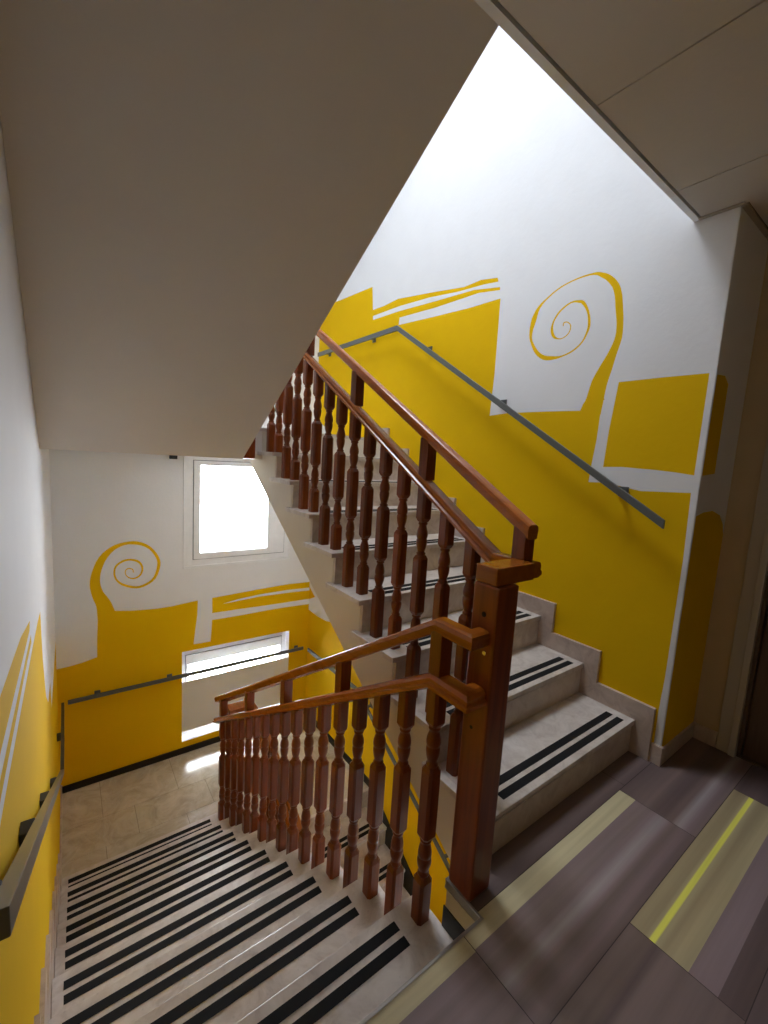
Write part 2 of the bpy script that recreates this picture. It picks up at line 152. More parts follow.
M_WHITE = paint('white_wall_paint', (0.775, 0.785, 0.80), var=0.03)
M_SOFFIT = paint('soffit_paint', (0.74, 0.71, 0.66), var=0.03, bump=0.12)
M_YEL = paint('yellow_wall_paint', (0.78, 0.485, 0.0012), var=0.03, rough=0.8)
M_CREAM = paint('cream_wall_paint', (0.55, 0.43, 0.27), var=0.06)
M_STRINGER = paint('stringer_paint', (0.66, 0.61, 0.52), var=0.03, bump=0.1)
M_TREAD = marble('pale_stair_marble', (0.60, 0.545, 0.505), (0.45, 0.39, 0.355), (0.68, 0.63, 0.59))
M_RISER = marble('riser_marble', (0.57, 0.49, 0.42), (0.45, 0.36, 0.30), (0.64, 0.57, 0.50), rough=0.35)
M_LAND = marble('landing_marble', (0.56, 0.50, 0.39), (0.42, 0.35, 0.26), (0.66, 0.60, 0.50), rough=0.16, vein=5)
M_SKIRT = marble('skirting_marble', (0.52, 0.42, 0.35), (0.40, 0.31, 0.26), (0.60, 0.50, 0.43), rough=0.35)
M_GROUT = plain('grout', (0.20, 0.17, 0.13), 0.8)
M_GRIP = plain('black_grip_tape', (0.012, 0.012, 0.013), 0.85, spec=0.2)
M_BLACK = plain('black_skirting_paint', (0.012, 0.011, 0.011), 0.4)
M_RAILM = plain('grey_green_rail_paint', (0.12, 0.13, 0.13), 0.4, 0.2)
M_LRAIL = plain('worn_rail_paint', (0.10, 0.095, 0.075), 0.3, 0.4)
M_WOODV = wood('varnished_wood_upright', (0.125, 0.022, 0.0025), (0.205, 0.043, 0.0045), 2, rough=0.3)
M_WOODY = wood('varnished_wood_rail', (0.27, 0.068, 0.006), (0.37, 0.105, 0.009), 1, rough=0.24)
M_HOLE = plain('dark_hole', (0.01, 0.006, 0.004), 0.8)
M_SCREW = plain('steel_screw', (0.6, 0.58, 0.55), 0.25, 1.0)
M_PVC = plain('white_window_frame', (0.80, 0.82, 0.84), 0.3)
M_GASKET = plain('grey_gasket', (0.25, 0.27, 0.30), 0.6)
M_BOARD = paint('pale_board', (0.70, 0.68, 0.64), var=0.02, bump=0.05)
M_GLASS = glass_mat('window_glass')
M_TRIM = plain('aluminium_edge_trim', (0.42, 0.40, 0.36), 0.3, 0.85)
M_CEIL = paint('ceiling_tile', (0.60, 0.56, 0.50), var=0.04, bump=0.2, scale=3)
M_CEILJ = plain('ceiling_joint', (0.10, 0.085, 0.07), 0.7)
M_DOOR = wood('brown_door', (0.09, 0.05, 0.028), (0.14, 0.085, 0.05), 2, rough=0.4)
M_CASE = paint('door_casing_paint', (0.50, 0.45, 0.37), var=0.05, bump=0.1)
M_DARK = plain('black_plastic', (0.02, 0.02, 0.022), 0.45)
M_CHROME = plain('brushed_metal', (0.55, 0.53, 0.5), 0.3, 1.0)
V_TILE = vinyl('striped_vinyl')
V_JOINT = plain('vinyl_joint', (0.05, 0.038, 0.036), 0.7)

# ------------------------------------------------------------------ mesh helpers
class MB:
    def __init__(s): s.v = []; s.f = []; s.m = []; s.sm = []
    def add(s, verts, faces, mi=0, smooth=False):
        o = len(s.v); s.v += [tuple(v) for v in verts]
        for f in faces: s.f.append(tuple(i + o for i in f)); s.m.append(mi); s.sm.append(smooth)
        return s
    def box(s, x0, x1, y0, y1, z0, z1, mi=0):
        v = [(x, y, z) for z in (z0, z1) for y in (y0, y1) for x in (x0, x1)]
        return s.add(v, [(0, 2, 3, 1), (4, 5, 7, 6), (0, 1, 5, 4), (2, 6, 7, 3), (0, 4, 6, 2), (1, 3, 7, 5)], mi)
    def prism(s, poly, axis, a, b, mi=0):
        # poly: 2-D points in the two other axes, in order
        def mk(p, t):
            if axis == 0: return (t, p[0], p[1])
            if axis == 1: return (p[0], t, p[1])
            return (p[0], p[1], t)
        n = len(poly)
        v = [mk(p, a) for p in poly] + [mk(p, b) for p in poly]
        f = [tuple(range(n)), tuple(range(2 * n - 1, n - 1, -1))] + [(i, n + i, n + (i + 1) % n, (i + 1) % n) for i in range(n)]
        return s.add(v, f, mi)
    def cyl(s, c0, c1, r, n=12, mi=0, r1=None):
        c0 = Vector(c0); c1 = Vector(c1); d = (c1 - c0).normalized(); r1 = r if r1 is None else r1
        a = d.orthogonal().normalized(); b = d.cross(a)
        v = []
        for c, q in ((c0, r), (c1, r1)):
            for i in range(n):
                t = 2 * math.pi * i / n; v.append(c + a * (q * math.cos(t)) + b * (q * math.sin(t)))
        o = len(s.f)
        s.add(v, [tuple(range(n - 1, -1, -1)), tuple(range(n, 2 * n))], mi)
        return s.add(v, [(i, (i + 1) % n, n + (i + 1) % n, n + i) for i in range(n)], mi, True)
    def sweep(s, prof, path, mi=0, smooth=False):
        # prof: closed list of (side, up); path: 3-D points; sections stay vertical, plan corners are mitred
        path = [Vector(p) for p in path]; n = len(prof); rings = []
        for i, p in enumerate(path):
            d0 = (path[i] - path[i - 1]) if i else (path[1] - path[0])
            d1 = (path[i + 1] - path[i]) if i + 1 < len(path) else d0
            h0 = Vector((d0.x, d0.y, 0)).normalized(); h1 = Vector((d1.x, d1.y, 0)).normalized()
            n0 = Vector((h0.y, -h0.x, 0)); n1 = Vector((h1.y, -h1.x, 0))
            mdir = (n0 + n1).normalized(); k = 1 / max(0.3, mdir.dot(n0))
            rings.append([p + mdir * (a * k) + Vector((0, 0, b)) for a, b in prof])
        v = [q for r in rings for q in r]; f = []
        for i in range(len(rings) - 1):
            for j in range(n):
                f.append((i * n + j, i * n + (j + 1) % n, (i + 1) * n + (j + 1) % n, (i + 1) * n + j))
        s.add(v, f, mi, smooth)
        m = len(rings) - 1
        return s.add(v, [tuple(range(n - 1, -1, -1)), tuple(range(m * n, m * n + n))], mi)
    def mesh(s, name, mats, off=(0, 0, 0), bevel=0.0):
        me = bpy.data.meshes.new(name)
        me.from_pydata([(v[0] - off[0], v[1] - off[1], v[2] - off[2]) for v in s.v], [], s.f)
        for mt in mats: me.materials.append(mt)
        for p, mi, sm in zip(me.polygons, s.m, s.sm): p.material_index = mi; p.use_smooth = sm
        bm = bmesh.new(); bm.from_mesh(me)
        bmesh.ops.remove_doubles(bm, verts=bm.verts, dist=1e-5)
        bmesh.ops.recalc_face_normals(bm, faces=bm.faces)
        if bevel:
            ed = [e for e in bm.edges if len(e.link_faces) == 2 and e.calc_face_angle(0) > 0.5]
            bmesh.ops.bevel(bm, geom=ed, offset=bevel, segments=2, profile=0.6, affect='EDGES', clamp_overlap=True)
        bm.to_mesh(me); bm.free()
        return me

def link(o, parent=None):
    COL.objects.link(o)
    if parent: o.parent = parent
    return o

def wloc(o):
    l = Vector(o.location)
    while o.parent: o = o.parent; l += Vector(o.location)
    return l

def thing(name, loc, label=None, cat=None, group=None, kind=None):
    o = bpy.data.objects.new(name, None); o.location = loc; o.empty_display_size = 0.1
    if label: o['label'] = label
    if cat: o['category'] = cat
    if group: o['group'] = group
    if kind: o['kind'] = kind
    return link(o)

def part(name, mb, mats, parent, label=None, bevel=0.0):
    mats = mats if isinstance(mats, (list, tuple)) else [mats]
    o = bpy.data.objects.new(name, mb.mesh(name, mats, wloc(parent), bevel))
    if label: o['label'] = label
    return link(o, parent)

def solo(name, mb, mats, label=None, cat=None, kind=None, bevel=0.0, origin=(0, 0, 0)):
    mats = mats if isinstance(mats, (list, tuple)) else [mats]
    o = bpy.data.objects.new(name, mb.mesh(name, mats, origin, bevel)); o.location = origin
    if label: o['label'] = label
    if cat: o['category'] = cat
    if kind: o['kind'] = kind
    return link(o)

def inside(p, poly):
    x, y = p; c = False; n = len(poly)
    for i in range(n):
        x0, y0 = poly[i]; x1, y1 = poly[(i + 1) % n]
        if (y0 > y) != (y1 > y) and x < (x1 - x0) * (y - y0) / (y1 - y0) + x0: c = not c
    return c

def wall(name, to3, nrm, outline, mats, paints=(), holes=(), thick=0.16, kind='structure', label=None, cat=None):
    """A solid wall: its room side cut along the painted shapes; paints = [(material slot, polygon)], later wins."""
    polys = [outline] + list(holes) + [p for _, p in paints]
    V = []; E = []
    for p in polys:
        o = len(V); V += [Vector(q) for q in p]; E += [(o + i, o + (i + 1) % len(p)) for i in range(len(p))]
    r = delaunay_2d_cdt(V, E, [], 0, 1e-5)
    vv, ff = r[0], r[2]
    mb = MB(); front = [Vector(to3(*v)) for v in vv]
    keep = []
    for f in ff:
        c = sum((vv[i] for i in f), Vector((0, 0))) / len(f)
        if not inside(c, outline) or any(inside(c, h) for h in holes): continue
        mi = 0
        for m_, p in paints:
            if inside(c, p): mi = m_
        keep.append((f, mi))
    N = Vector(nrm) * -thick
    n = len(front)
    verts = [tuple(v) for v in front] + [tuple(v + N) for v in front]
    edge = {}
    for f, mi in keep:
        mb_f = tuple(f)
        for i in range(len(f)):
            e = (f[i], f[(i + 1) % len(f)])
            if (e[1], e[0]) in edge: del edge[(e[1], e[0])]
            else: edge[e] = 1
    faces = [tuple(f) for f, _ in keep]; mis = [m for _, m in keep]
    back = [tuple(n + i for i in reversed(f)) for f, _ in keep]
    rim = [(a, n + a, n + b, b) for a, b in edge]
    o = len(mb.v); mb.v += verts
    for f, m in zip(faces, mis): mb.f.append(f); mb.m.append(m); mb.sm.append(False)
    for f in back + rim: mb.f.append(f); mb.m.append(0); mb.sm.append(False)
    return solo(name, mb, mats, label=label, cat=cat, kind=kind)

# ------------------------------------------------------------------ room shell
# right wall (x = XR), wall coordinates (y, z)
wall('wall_right', lambda y, z: (XR, y, z), (-1, 0, 0), [(0.0, ZBOT), (YB, ZBOT), (YB, ZTOP), (0.0, ZTOP)],
     [M_WHITE, M_YEL], [(1, p) for p in R_YEL] + [(1, p) for p in R_BOX] + [(1, p) for p in R_SPIRAL] + [(1, p) for p in R_LOW] + [(1, p) for p in R_LOW2], thick=0.14)
# left wall (x = 0), wall coordinates (y, z)
LW = [[(-2.5, 1.10), (0.29, 0.955), (0.75, 0.90), (1.09, 0.83), (1.06, 0.805), (0.3, 0.855), (-2.5, 0.97)],
      [(-2.5, 0.93), (0.3, 0.815), (0.9, 0.785), (1.12, 0.77), (1.12, 0.74), (0.9, 0.755), (0.3, 0.78), (-2.5, 0.86)],
      [(-2.5, 0.80), (0.3, 0.745), (1.14, 0.705), (1.5, 0.68), (1.72, 0.655), (1.78, 0.40), (1.95, 0.12), (2.16, -0.02), (2.50, -0.06), (2.58, -0.28), (3.87, -0.33), (3.87, ZBOT), (-2.5, ZBOT)]]
wall('wall_left', lambda y, z: (0, y, z), (1, 0, 0), [(YF, ZBOT), (YB, ZBOT), (YB, ZTOP), (YF, ZTOP)], [M_WHITE, M_YEL], [(1, p) for p in LW])
# back wall (y = YB), wall coordinates (x, z)
def rect(a, b, c, d): return [(a, c), (b, c), (b, d), (a, d)]
W1 = (1.075, 2.19, 0.245, 1.392)
W2 = (1.04, 2.238, -1.685, -0.672)
FL = 19 * H
HOLES = [rect(*W1), rect(*W2), rect(W1[0], W1[1], W1[2] - FL, W1[3] - FL)]
wall('wall_back', lambda x, z: (x, YB, z), (0, -1, 0), [(-0.16, ZBOT), (XR + 0.14, ZBOT), (XR + 0.14, ZTOP), (-0.16, ZTOP)],
     [M_WHITE, M_YEL], [(1, p) for p in B_YEL] + [(1, B_STR[0])] + [(1, p) for p in B_SPIRAL], HOLES, thick=0.22)
# short return wall at the end of the right wall (y = 0, faces the corridor)
FU = [(2.499, 1.46), (2.66, 1.475), (2.66, 1.90), (2.60, 1.93), (2.499, 1.92)]
FLW = [(2.499, 0), (XREC, 0), (XREC, 1.16), (2.90, 1.215), (2.83, 1.265), (2.71, 1.290), (2.59, 1.285), (2.499, 1.27)]
wall('wall_return', lambda x, z: (x, -0.003, z), (0, -1, 0), [(XR + 0.0005, -0.2), (XREC, -0.2), (XREC, ZC + 0.3), (XR + 0.0005, ZC + 0.3)],
     [M_WHITE, M_YEL], [(1, FU), (1, FLW)], thick=0.002)
# corridor wall with the door opening (x = XREC)
wall('wall_corridor', lambda y, z: (XREC, y, z), (-1, 0, 0), [(YF, -0.2), (0.14, -0.2), (0.14, ZC + 0.3), (YF, ZC + 0.3)],
     [M_CREAM], holes=[[(DY0, 0.0), (DY1, 0.0), (DY1, DZ), (DY0, DZ)]], thick=0.14)
wall('wall_front', lambda x, z: (x, YF, z), (0, 1, 0), [(-0.16, -0.2), (XREC + 0.14, -0.2), (XREC + 0.14, ZC + 0.3), (-0.16, ZC + 0.3)], [M_CREAM], thick=0.14)
solo('wall_return_core', MB().box(XR + 0.1405, XREC + 0.14, -0.0008, 0.14, -0.2, ZC + 0.3), M_WHITE, kind='structure')
solo('wall_upper', MB().box(0.0, XR, 0.003, YO - 0.02, ZC + 0.06, ZTOP), M_WHITE, kind='structure')
solo('wall_lower', MB().box(0.0, XR, -0.16, -0.02, ZBOT, -0.26), M_WHITE, kind='structure')
SX0, SX1, SY0, SY1 = 0.80, 1.80, 1.00, 2.15
solo('ceiling_stairwell', MB().box(-0.16, SX0, 0.0, YB + 0.22, ZTOP, ZTOP + 0.12).box(SX1, XR + 0.14, 0.0, YB + 0.22, ZTOP, ZTOP + 0.12).box(SX0, SX1, 0.0, SY0, ZTOP, ZTOP + 0.12).box(SX0, SX1, SY1, YB + 0.22, ZTOP, ZTOP + 0.12), M_WHITE, kind='structure')

# landing floor: vinyl tiles laid as coloured stripes
slab = [(0.0, YF), (XREC, YF), (XREC, DY0), (XREC + 0.14, DY0), (XREC + 0.14, DY1), (XREC, DY1), (XREC, 0.0), (XR, 0.0), (XR, Y1 + 0.03), (1.157, Y1 + 0.03), (1.157, 0.0), (0.0, 0.0)]
floor = MB(); floor.prism(slab, 2, -0.26, -0.0022, 0)
MV, BR, DK = (0.245, 0.182, 0.190), (0.185, 0.135, 0.125), (0.125, 0.088, 0.088)
CR, KH, KL, LE, LI = (0.56, 0.50, 0.31), (0.33, 0.265, 0.155), (0.44, 0.37, 0.215), (0.80, 0.78, 0.13), (0.34, 0.295, 0.30)
plans = {   # printed stripes and soft pale streaks of one tile: (distance from its far edge, colour); equal distances make a hard edge
    'a': [(0, CR), (.070, CR), (.070, MV), (.120, (0.215, 0.165, 0.160)), (.150, MV), (.180, LI), (.205, MV), (.222, BR), (.262, (0.205, 0.148, 0.150)), (.300, (0.15, 0.105, 0.098))],
    'b': [(0, KH), (.045, KH), (.056, KL), (.060, LE), (.073, LE), (.077, KL), (.100, KH), (.165, KL), (.165, MV), (.237, MV), (.237, DK), (.300, (0.105, 0.072, 0.066))],
    'c': [(0, BR), (.060, (0.165, 0.118, 0.104)), (.082, DK), (.105, BR), (.200, BR), (.300, (0.155, 0.110, 0.102))],
    'd': [(0, BR), (.090, DK), (.150, DK), (.185, LI), (.205, MV), (.300, BR)],
    'e': [(0, MV), (.150, MV), (.220, BR), (.300, BR)],
    'f': [(0, CR), (.075, CR), (.075, MV), (.200, MV), (.300, BR)],
    'g': [(0, DK), (.110, BR), (.150, DK), (.210, (0.165, 0.118, 0.110)), (.235, LI), (.262, MV), (.300, BR)],
    'h': [(0, DK), (.150, DK), (.230, BR), (.300, DK)]}
stripes = []
def rows(y1, x0, keys):
    for i, k in enumerate(keys):
        xa, xb = max(x0 + i * 1.066 + .0012, 0.0), min(x0 + (i + 1) * 1.066 - .0012, XREC)
        if xb <= xa: continue
        st = plans[k]
        for (d0, c0), (d1, c1) in zip(st, st[1:]):
            if d1 - d0 < 1e-6: continue
            yt_, yb2 = y1 - max(d0, .0012), y1 - min(d1, .2988)
            segs = [(xa, xb, yb2, yt_)]
            if yt_ > 0.0:
                segs = []
                if yb2 < 0: segs.append((xa, xb, yb2, 0.0))
                p, q = max(xa, 1.157), min(xb, XR)
                if q > p and min(yt_, Y1 + .03) > max(yb2, 0.0): segs.append((p, q, max(yb2, 0.0), min(yt_, Y1 + .03)))
            for p, q, lo, hi in segs:
                lo = max(lo, YF)
                if hi <= lo: continue
                f = lambda y: tuple(c0[n] + (c1[n] - c0[n]) * min(1, max(0, (y1 - y - d0) / (d1 - d0))) for n in range(3))
                stripes.append(((p, q, lo, hi), f(lo), f(hi)))
for y1, x0, ks in ((0.322, 0.53 - 0.48, 'ehh'), (0.022, 0.0, 'fag'), (-0.278, -0.58, 'gcbh'), (-0.578, 0.0, 'egh'), (-0.878, -0.53, 'cfea'), (-1.178, 0.0, 'bce'), (-1.478, -0.53, 'gead'), (-1.778, 0.0, 'fdb'), (-2.078, -0.53, 'eceg'), (-2.378, 0.0, 'aec')):
    rows(y1, x0, ks)
fme = floor.mesh('floor', [V_JOINT, V_TILE])
bm = bmesh.new(); bm.from_mesh(fme)
lay = bm.loops.layers.float_color.new('pattern')
for (p, q, lo, hi), cl, ch in stripes:
    vs = [bm.verts.new(v) for v in ((p, lo, 0), (q, lo, 0), (q, hi, 0), (p, hi, 0))]
    fc = bm.faces.new(vs); fc.material_index = 1
    for lp, c in zip(fc.loops, (cl, cl, ch, ch)): lp[lay] = c + (1,)
bm.to_mesh(fme); bm.free()
fo = bpy.data.objects.new('floor', fme); fo['kind'] = 'structure'; link(fo)
solo('trim_floor_side', MB().box(1.150, 1.157, 0.004, 0.15, -0.13, -0.006).box(1.157, 1.33, 0.15, 0.157, -0.26, -0.006), M_STRINGER, kind='structure')
solo('baseboard_floor_side', MB().box(1.146, 1.150, 0.004, 0.158, -0.2, -0.10), M_BLACK, kind='structure')
tr = MB()
tr.box(0.004, 1.157, -0.004, 0.005, -0.03, 0.003); tr.box(1.148, 1.157, -0.004, 0.16, -0.03, 0.003); tr.box(1.148, 1.30, 0.151, 0.16, -0.03, 0.003)
solo('trim_landing_edge', tr, M_TRIM, kind='structure', bevel=0.0015)

# suspended ceiling of the corridor
ce = MB()
xs = [0.0, 0.21, 0.87, 1.53, 2.19, XREC]; ys = [YF, -2.3, -1.1, YO - 0.032]
ce.box(0.0, XREC, YF, -0.005, ZC + 0.02, ZC + 0.055, 1); ce.box(0.0, XR, -0.005, YO - 0.022, ZC + 0.02, ZC + 0.055, 1)
for i in range(len(xs) - 1):
    for j in range(len(ys) - 1):
        a, b, c, d = xs[i] + .003, xs[i + 1] - .003, ys[j] + .003, ys[j + 1] - .003
        if i == len(xs) - 2 and j == 2:
            ce.box(a, b, c, -0.03, ZC, ZC + 0.02, 0); ce.box(a, XR - .003, -0.03, d, ZC, ZC + 0.02, 0)
        else: ce.box(a, b, c, d, ZC, ZC + 0.02, 0)
solo('ceiling', ce, [M_CEIL, M_CEILJ], kind='structure')
solo('trim_ceiling_edge', MB().box(0.0, XR, YO - 0.026, YO, ZC - 0.004, ZC + 0.07).box(XR, XR + 0.008, -0.012, YO, ZC - 0.006, ZC + 0.012), M_PVC, kind='structure')
solo('trim_ceiling_wall', MB().box(XR - 0.002, XREC, -0.025, -0.001, ZC - 0.006, ZC + 0.004).box(XR - 0.022, XR - 0.002, -0.02, YO - 0.024, ZC - 0.006, ZC), M_CASE, kind='structure')

# lower landing floor in marble slabs
lf = MB()
lf.box(0.0, XR, 2.40, YB, ZL - 0.24, ZL - 0.002, 1)
yy = [2.69, 3.02, 3.36, YB]
for j in range(3):
    x = -0.31 + 0.24 * (j % 2)
    while x < XR:
        a, b = max(x, 0.0), min(x + 0.61, XR)
        if b > a + .01: lf.box(a + .0015, b - .0015, yy[j] + .0015, yy[j + 1] - .0015, ZL - 0.002, ZL, 0)
        x += 0.61
lf.box(1.157, XR, 2.40, 2.688, ZL - 0.002, ZL, 0)
solo('floor_lower_landing', lf, [M_LAND, M_GROUT], kind='structure')
uf = MB()
uf.box(0.0, XR, 2.515, YB, ZU - 0.24, ZU)
solo('floor_upper_landing', uf, M_SOFFIT, kind='structure')
solo('floor_bottom', MB().box(0.0, XR, -0.16, YB, ZBOT - 0.1, ZBOT), M_LAND, kind='structure')

# skirtings
def baseboard(name, mb, mat=M_SKIRT): return solo(name, mb, mat, kind='structure')
baseboard('baseboard_back', MB().box(0.012, XR - 0.012, YB - 0.016, YB, ZL, ZL + 0.062), M_BLACK)
baseboard('baseboard_left_landing', MB().box(0.0, 0.012, 2.72, YB, ZL, ZL + 0.08), M_SKIRT)
baseboard('baseboard_right_landing', MB().box(XR - 0.012, XR, 2.38, YB - 0.016, ZL, ZL + 0.075), M_BLACK)
def step_skirt(y0, z0, n, rise, dy, up=0.10, drop=0.4, lead=0.08, tail=0.0):
    """outline of a stepped skirting that climbs in the direction dy"""
    top = []; bot = []
    for k in range(1, n + 1):
        a = y0 + dy * ((k - 1) * T) - dy * lead; b = y0 + dy * (k * T) - dy * lead
        top += [(a, z0 + k * rise + up), (b, z0 + k * rise + up)]
    bot = [(top[-1][0], top[-1][1] - drop), (top[0][0], max(top[0][1] - drop, -99))]
    return top, bot
# right wall, rising flight: one slab of marble per step, plus the short piece down to the floor
sk = MB()
for k in range(1, 10):
    a = Y1 + (k - 1) * T - 0.08; b = a + T
    z0 = (k - 2) * H + 0.1 if k > 1 else 0.0
    sk.box(XR - 0.02, XR, a, b, max(z0, 0.0), k * H + 0.1)
baseboard('baseboard_right_flight', sk)
baseboard('baseboard_right_corner', MB().box(XR - 0.012, XR + 0.01, -0.014, 0.038, 0.0, 0.098).box(XR + 0.01, XREC, -0.014, 0.0, 0.0, 0.085))
baseboard('baseboard_corridor', MB().box(XREC - 0.014, XREC, -0.118, -0.014, 0.0, 0.085).box(XREC - 0.014, XREC, YF, -1.21, 0.0, 0.085))
sk = MB()
for k in range(1, 10):
    b = k * T + 0.0; a = b - T
    sk.box(0.0, 0.014, a, b + 0.05, -k * H - 0.02, -(k - 1) * H - 0.02)
baseboard('baseboard_left_flight', sk)
YD = 2.372                # landing nosing of the flight that goes on down
sk = MB().prism([(YD + 0.03, ZL + 0.075), (YD - 8 * T, ZL - 8 * H + 0.055), (YD - 8 * T, ZL - 8 * H - 0.35), (YD + 0.03, ZL - 0.35)], 0, XR - 0.012, XR)
baseboard('baseboard_right_lower_flight', sk, M_BLACK)

# ------------------------------------------------------------------ windows
def window(idx, W, deep=0.06, fr=(.062, .062, .062), sa=(.062, .062, .062, .062)):
    """fr = frame width at side, bottom, top; sa = sash width left, right, bottom, top"""
    x0, x1, z0, z1 = W
    t = thing('window_%d' % idx, ((x0 + x1) / 2, YB + deep, z0), kind='structure')
    ya, yb = YB + deep - 0.005, YB + deep + 0.06
    def frame(a, b, c, d, w, y0, y1):
        l, r, bo, to = w
        m = MB(); m.box(a, a + l, y0, y1, c, d); m.box(b - r, b, y0, y1, c, d); m.box(a + l, b - r, y0, y1, c, c + bo); m.box(a + l, b - r, y0, y1, d - to, d); return m
    fs, fb, ft = fr
    part('window_frame', frame(x0, x1, z0, z1, (fs, fs, fb, ft), ya, yb), M_PVC, t, bevel=0.003)
    part('gasket', frame(x0 + fs - .0015, x1 - fs + .0015, z0 + fb - .0015, z1 - ft + .0015, (.008,) * 4, ya - 0.002, yb - 0.02), M_GASKET, t)
    c = (x0 + fs + .006, x1 - fs - .006, z0 + fb + .006, z1 - ft - .006)
    s = part('sash', frame(*c, sa, ya - 0.014, yb - 0.01), M_PVC, t, bevel=0.004)
    part('pane', MB().box(c[0] + sa[0] - .002, c[1] - sa[1] + .002, yb - 0.04, yb - 0.032, c[2] + sa[2] - .002, c[3] - sa[3] + .002), M_GLASS, s)
    return t
w1 = window(1, W1, deep=0.0, sa=(.062, .20, .062, .045))
ca = MB()
x0, x1, z0, z1 = W1
ca.box(x0 - 0.03, x0, YB - 0.012, YB + 0.02, z0 - 0.012, z1); ca.box(x1, x1 + 0.012, YB - 0.012, YB + 0.02, z0 - 0.012, z1); ca.box(x0 - 0.03, x1 + 0.012, YB - 0.02, YB + 0.02, z0 - 0.026, z0)
part('casing', ca, M_PVC, w1, bevel=0.002)
window(2, W2, deep=0.11, fr=(.052, .05, .09), sa=(.02, .02, .03, .105))
window(3, (W1[0], W1[1], W1[2] - FL, W1[3] - FL), deep=0.0)
sk_ = thing('window_4', ((SX0 + SX1) / 2, (SY0 + SY1) / 2, ZTOP + 0.12), kind='structure')
part('window_frame', MB().box(SX0 - .05, SX0 + .03, SY0 - .05, SY1 + .05, ZTOP + .12, ZTOP + .18).box(SX1 - .03, SX1 + .05, SY0 - .05, SY1 + .05, ZTOP + .12, ZTOP + .18).box(SX0 + .03, SX1 - .03, SY0 - .05, SY0 + .03, ZTOP + .12, ZTOP + .18).box(SX0 + .03, SX1 - .03, SY1 - .03, SY1 + .05, ZTOP + .12, ZTOP + .18), M_PVC, sk_)
part('pane', MB().box(SX0 + .028, SX1 - .028, SY0 + .028, SY1 - .028, ZTOP + .15, ZTOP + .156), M_GLASS, sk_)
# pale board closing the middle of the low window
solo('window_board', MB().box(W2[0] + 0.002, W2[1] - 0.002, YB - 0.002, YB + 0.012, -1.575, -1.01), M_BOARD,
     label='pale board covering the middle of the low window at the lower landing', cat='board', bevel=0.002)
sb = MB(); sb.box(0.92, 0.985, YB - 0.045, YB - 0.0005, 1.33, 1.372); sb.box(0.94, 0.955, YB - 0.05, YB - 0.044, 1.335, 1.35)
solo('sensor_box', sb, M_DARK, label='small black box fixed high on the back wall left of the bright window', cat='sensor', bevel=0.004)

# ------------------------------------------------------------------ stair flights
def flight(name, label, loc, treads, body, body_mat, xa, xb, noses, down, sx0, sx1, group=None, over_l=0.0, over_r=0.0, front=1, s1=0.054, s2=0.110):
    """noses = list of (y, z) of each tread's nosing; front = +1 if nosings face +y, -1 if they face -y"""
    t = thing(name, loc, label, 'stairs')
    part('stair_body', body, body_mat, t)
    n = len(noses)
    for k, (y, z) in enumerate(noses):
        back = y - front * (T + 0.012)
        tm = MB(); ya, yb = sorted((y, back)); tm.box(xa, xb + over_r, ya, yb, z - 0.028, z)
        if over_l:
            rb = back - front * 0.045; ra, rbb = sorted((y, rb)); tm.box(xa - over_l, xa, ra, rbb, z - 0.028, z)
        tr_ = part('tread', tm, M_TREAD, t, bevel=0.003)
        rm = MB(); ry = y - front * 0.012; ya, yb = sorted((ry, ry - front * 0.02)); rm.box(xa, xb, ya, yb, z - H, z - 0.028)
        part('riser', rm, M_RISER, t)
        for s in (s1, s2):
            c = y - front * s
            part('grip_strip', MB().box(sx0, sx1, c - 0.017, c + 0.017, z - 0.001, z + 0.0022), M_GRIP, tr_, label='black anti slip strip')
    return t
# descending flight on the left: treads 1..9 below the floor
dn = [(k * T, -k * H) for k in range(1, 10)]
poly = [(0.0, -0.262)]
for k in range(1, 10):
    poly += [((k - 1) * T + 0.001, -k * H - 0.029), (k * T - 0.034, -k * H - 0.029)]
poly += [(9 * T - 0.034, ZL), (9 * T - 0.034, ZL - 0.22), (2.40, ZL - 0.24), (0.0, -0.262 - 0.36)]
body = MB().prism(poly, 0, 0.016, 1.13)
flight('stair_flight', 'left flight of pale marble steps going down to the lower landing, paired black grip strips', (0.57, 1.3, ZL), 9, body, M_STRINGER,
       0.016, 1.135, dn, True, 0.054, 1.012, over_r=0.015, front=1)
# last riser, from the ninth tread to the landing
# rising flight on the right
up = [(Y1 + (k - 1) * T, k * H) for k in range(1, 9)]
poly = []
for k in range(1, 9):
    y = Y1 + (k - 1) * T
    poly += [(y + 0.034, (k - 1) * H - (0.029 if k > 1 else -0.001)), (y + 0.034, k * H - 0.029)]
yt = Y1 + 8 * T
poly += [(yt - 0.0, 8 * H - 0.029), (yt - 0.0, 9 * H - 0.03), (2.512, 9 * H - 0.03), (2.512, 1.394 - 0.03)]
def low(y): return 0.861 + 0.612 * (y - 1.96)
poly[-1] = (2.512, 1.3935)
poly += [(2.83, 1.3935), (0.158, low(0.158)), (0.158, 0.001)]
body = MB().prism(poly, 0, 1.33, XR - 0.021)
flight('stair_flight', 'right flight of pale marble steps going up beside the yellow wall, paired black grip strips', (1.9, 1.3, 0.0), 8, body, M_STRINGER,
       1.331, XR - 0.021, up, False, 1.43, 2.405, over_l=0.034, front=-1, s1=0.048, s2=0.104)
solo('trim_upper_landing_nosing', MB().box(1.306, XR - 0.021, yt, 2.516, ZU - 0.028, ZU).box(1.331, XR - 0.021, yt + 0.012, 2.516, 8 * H, ZU - 0.028), M_TREAD, kind='structure')
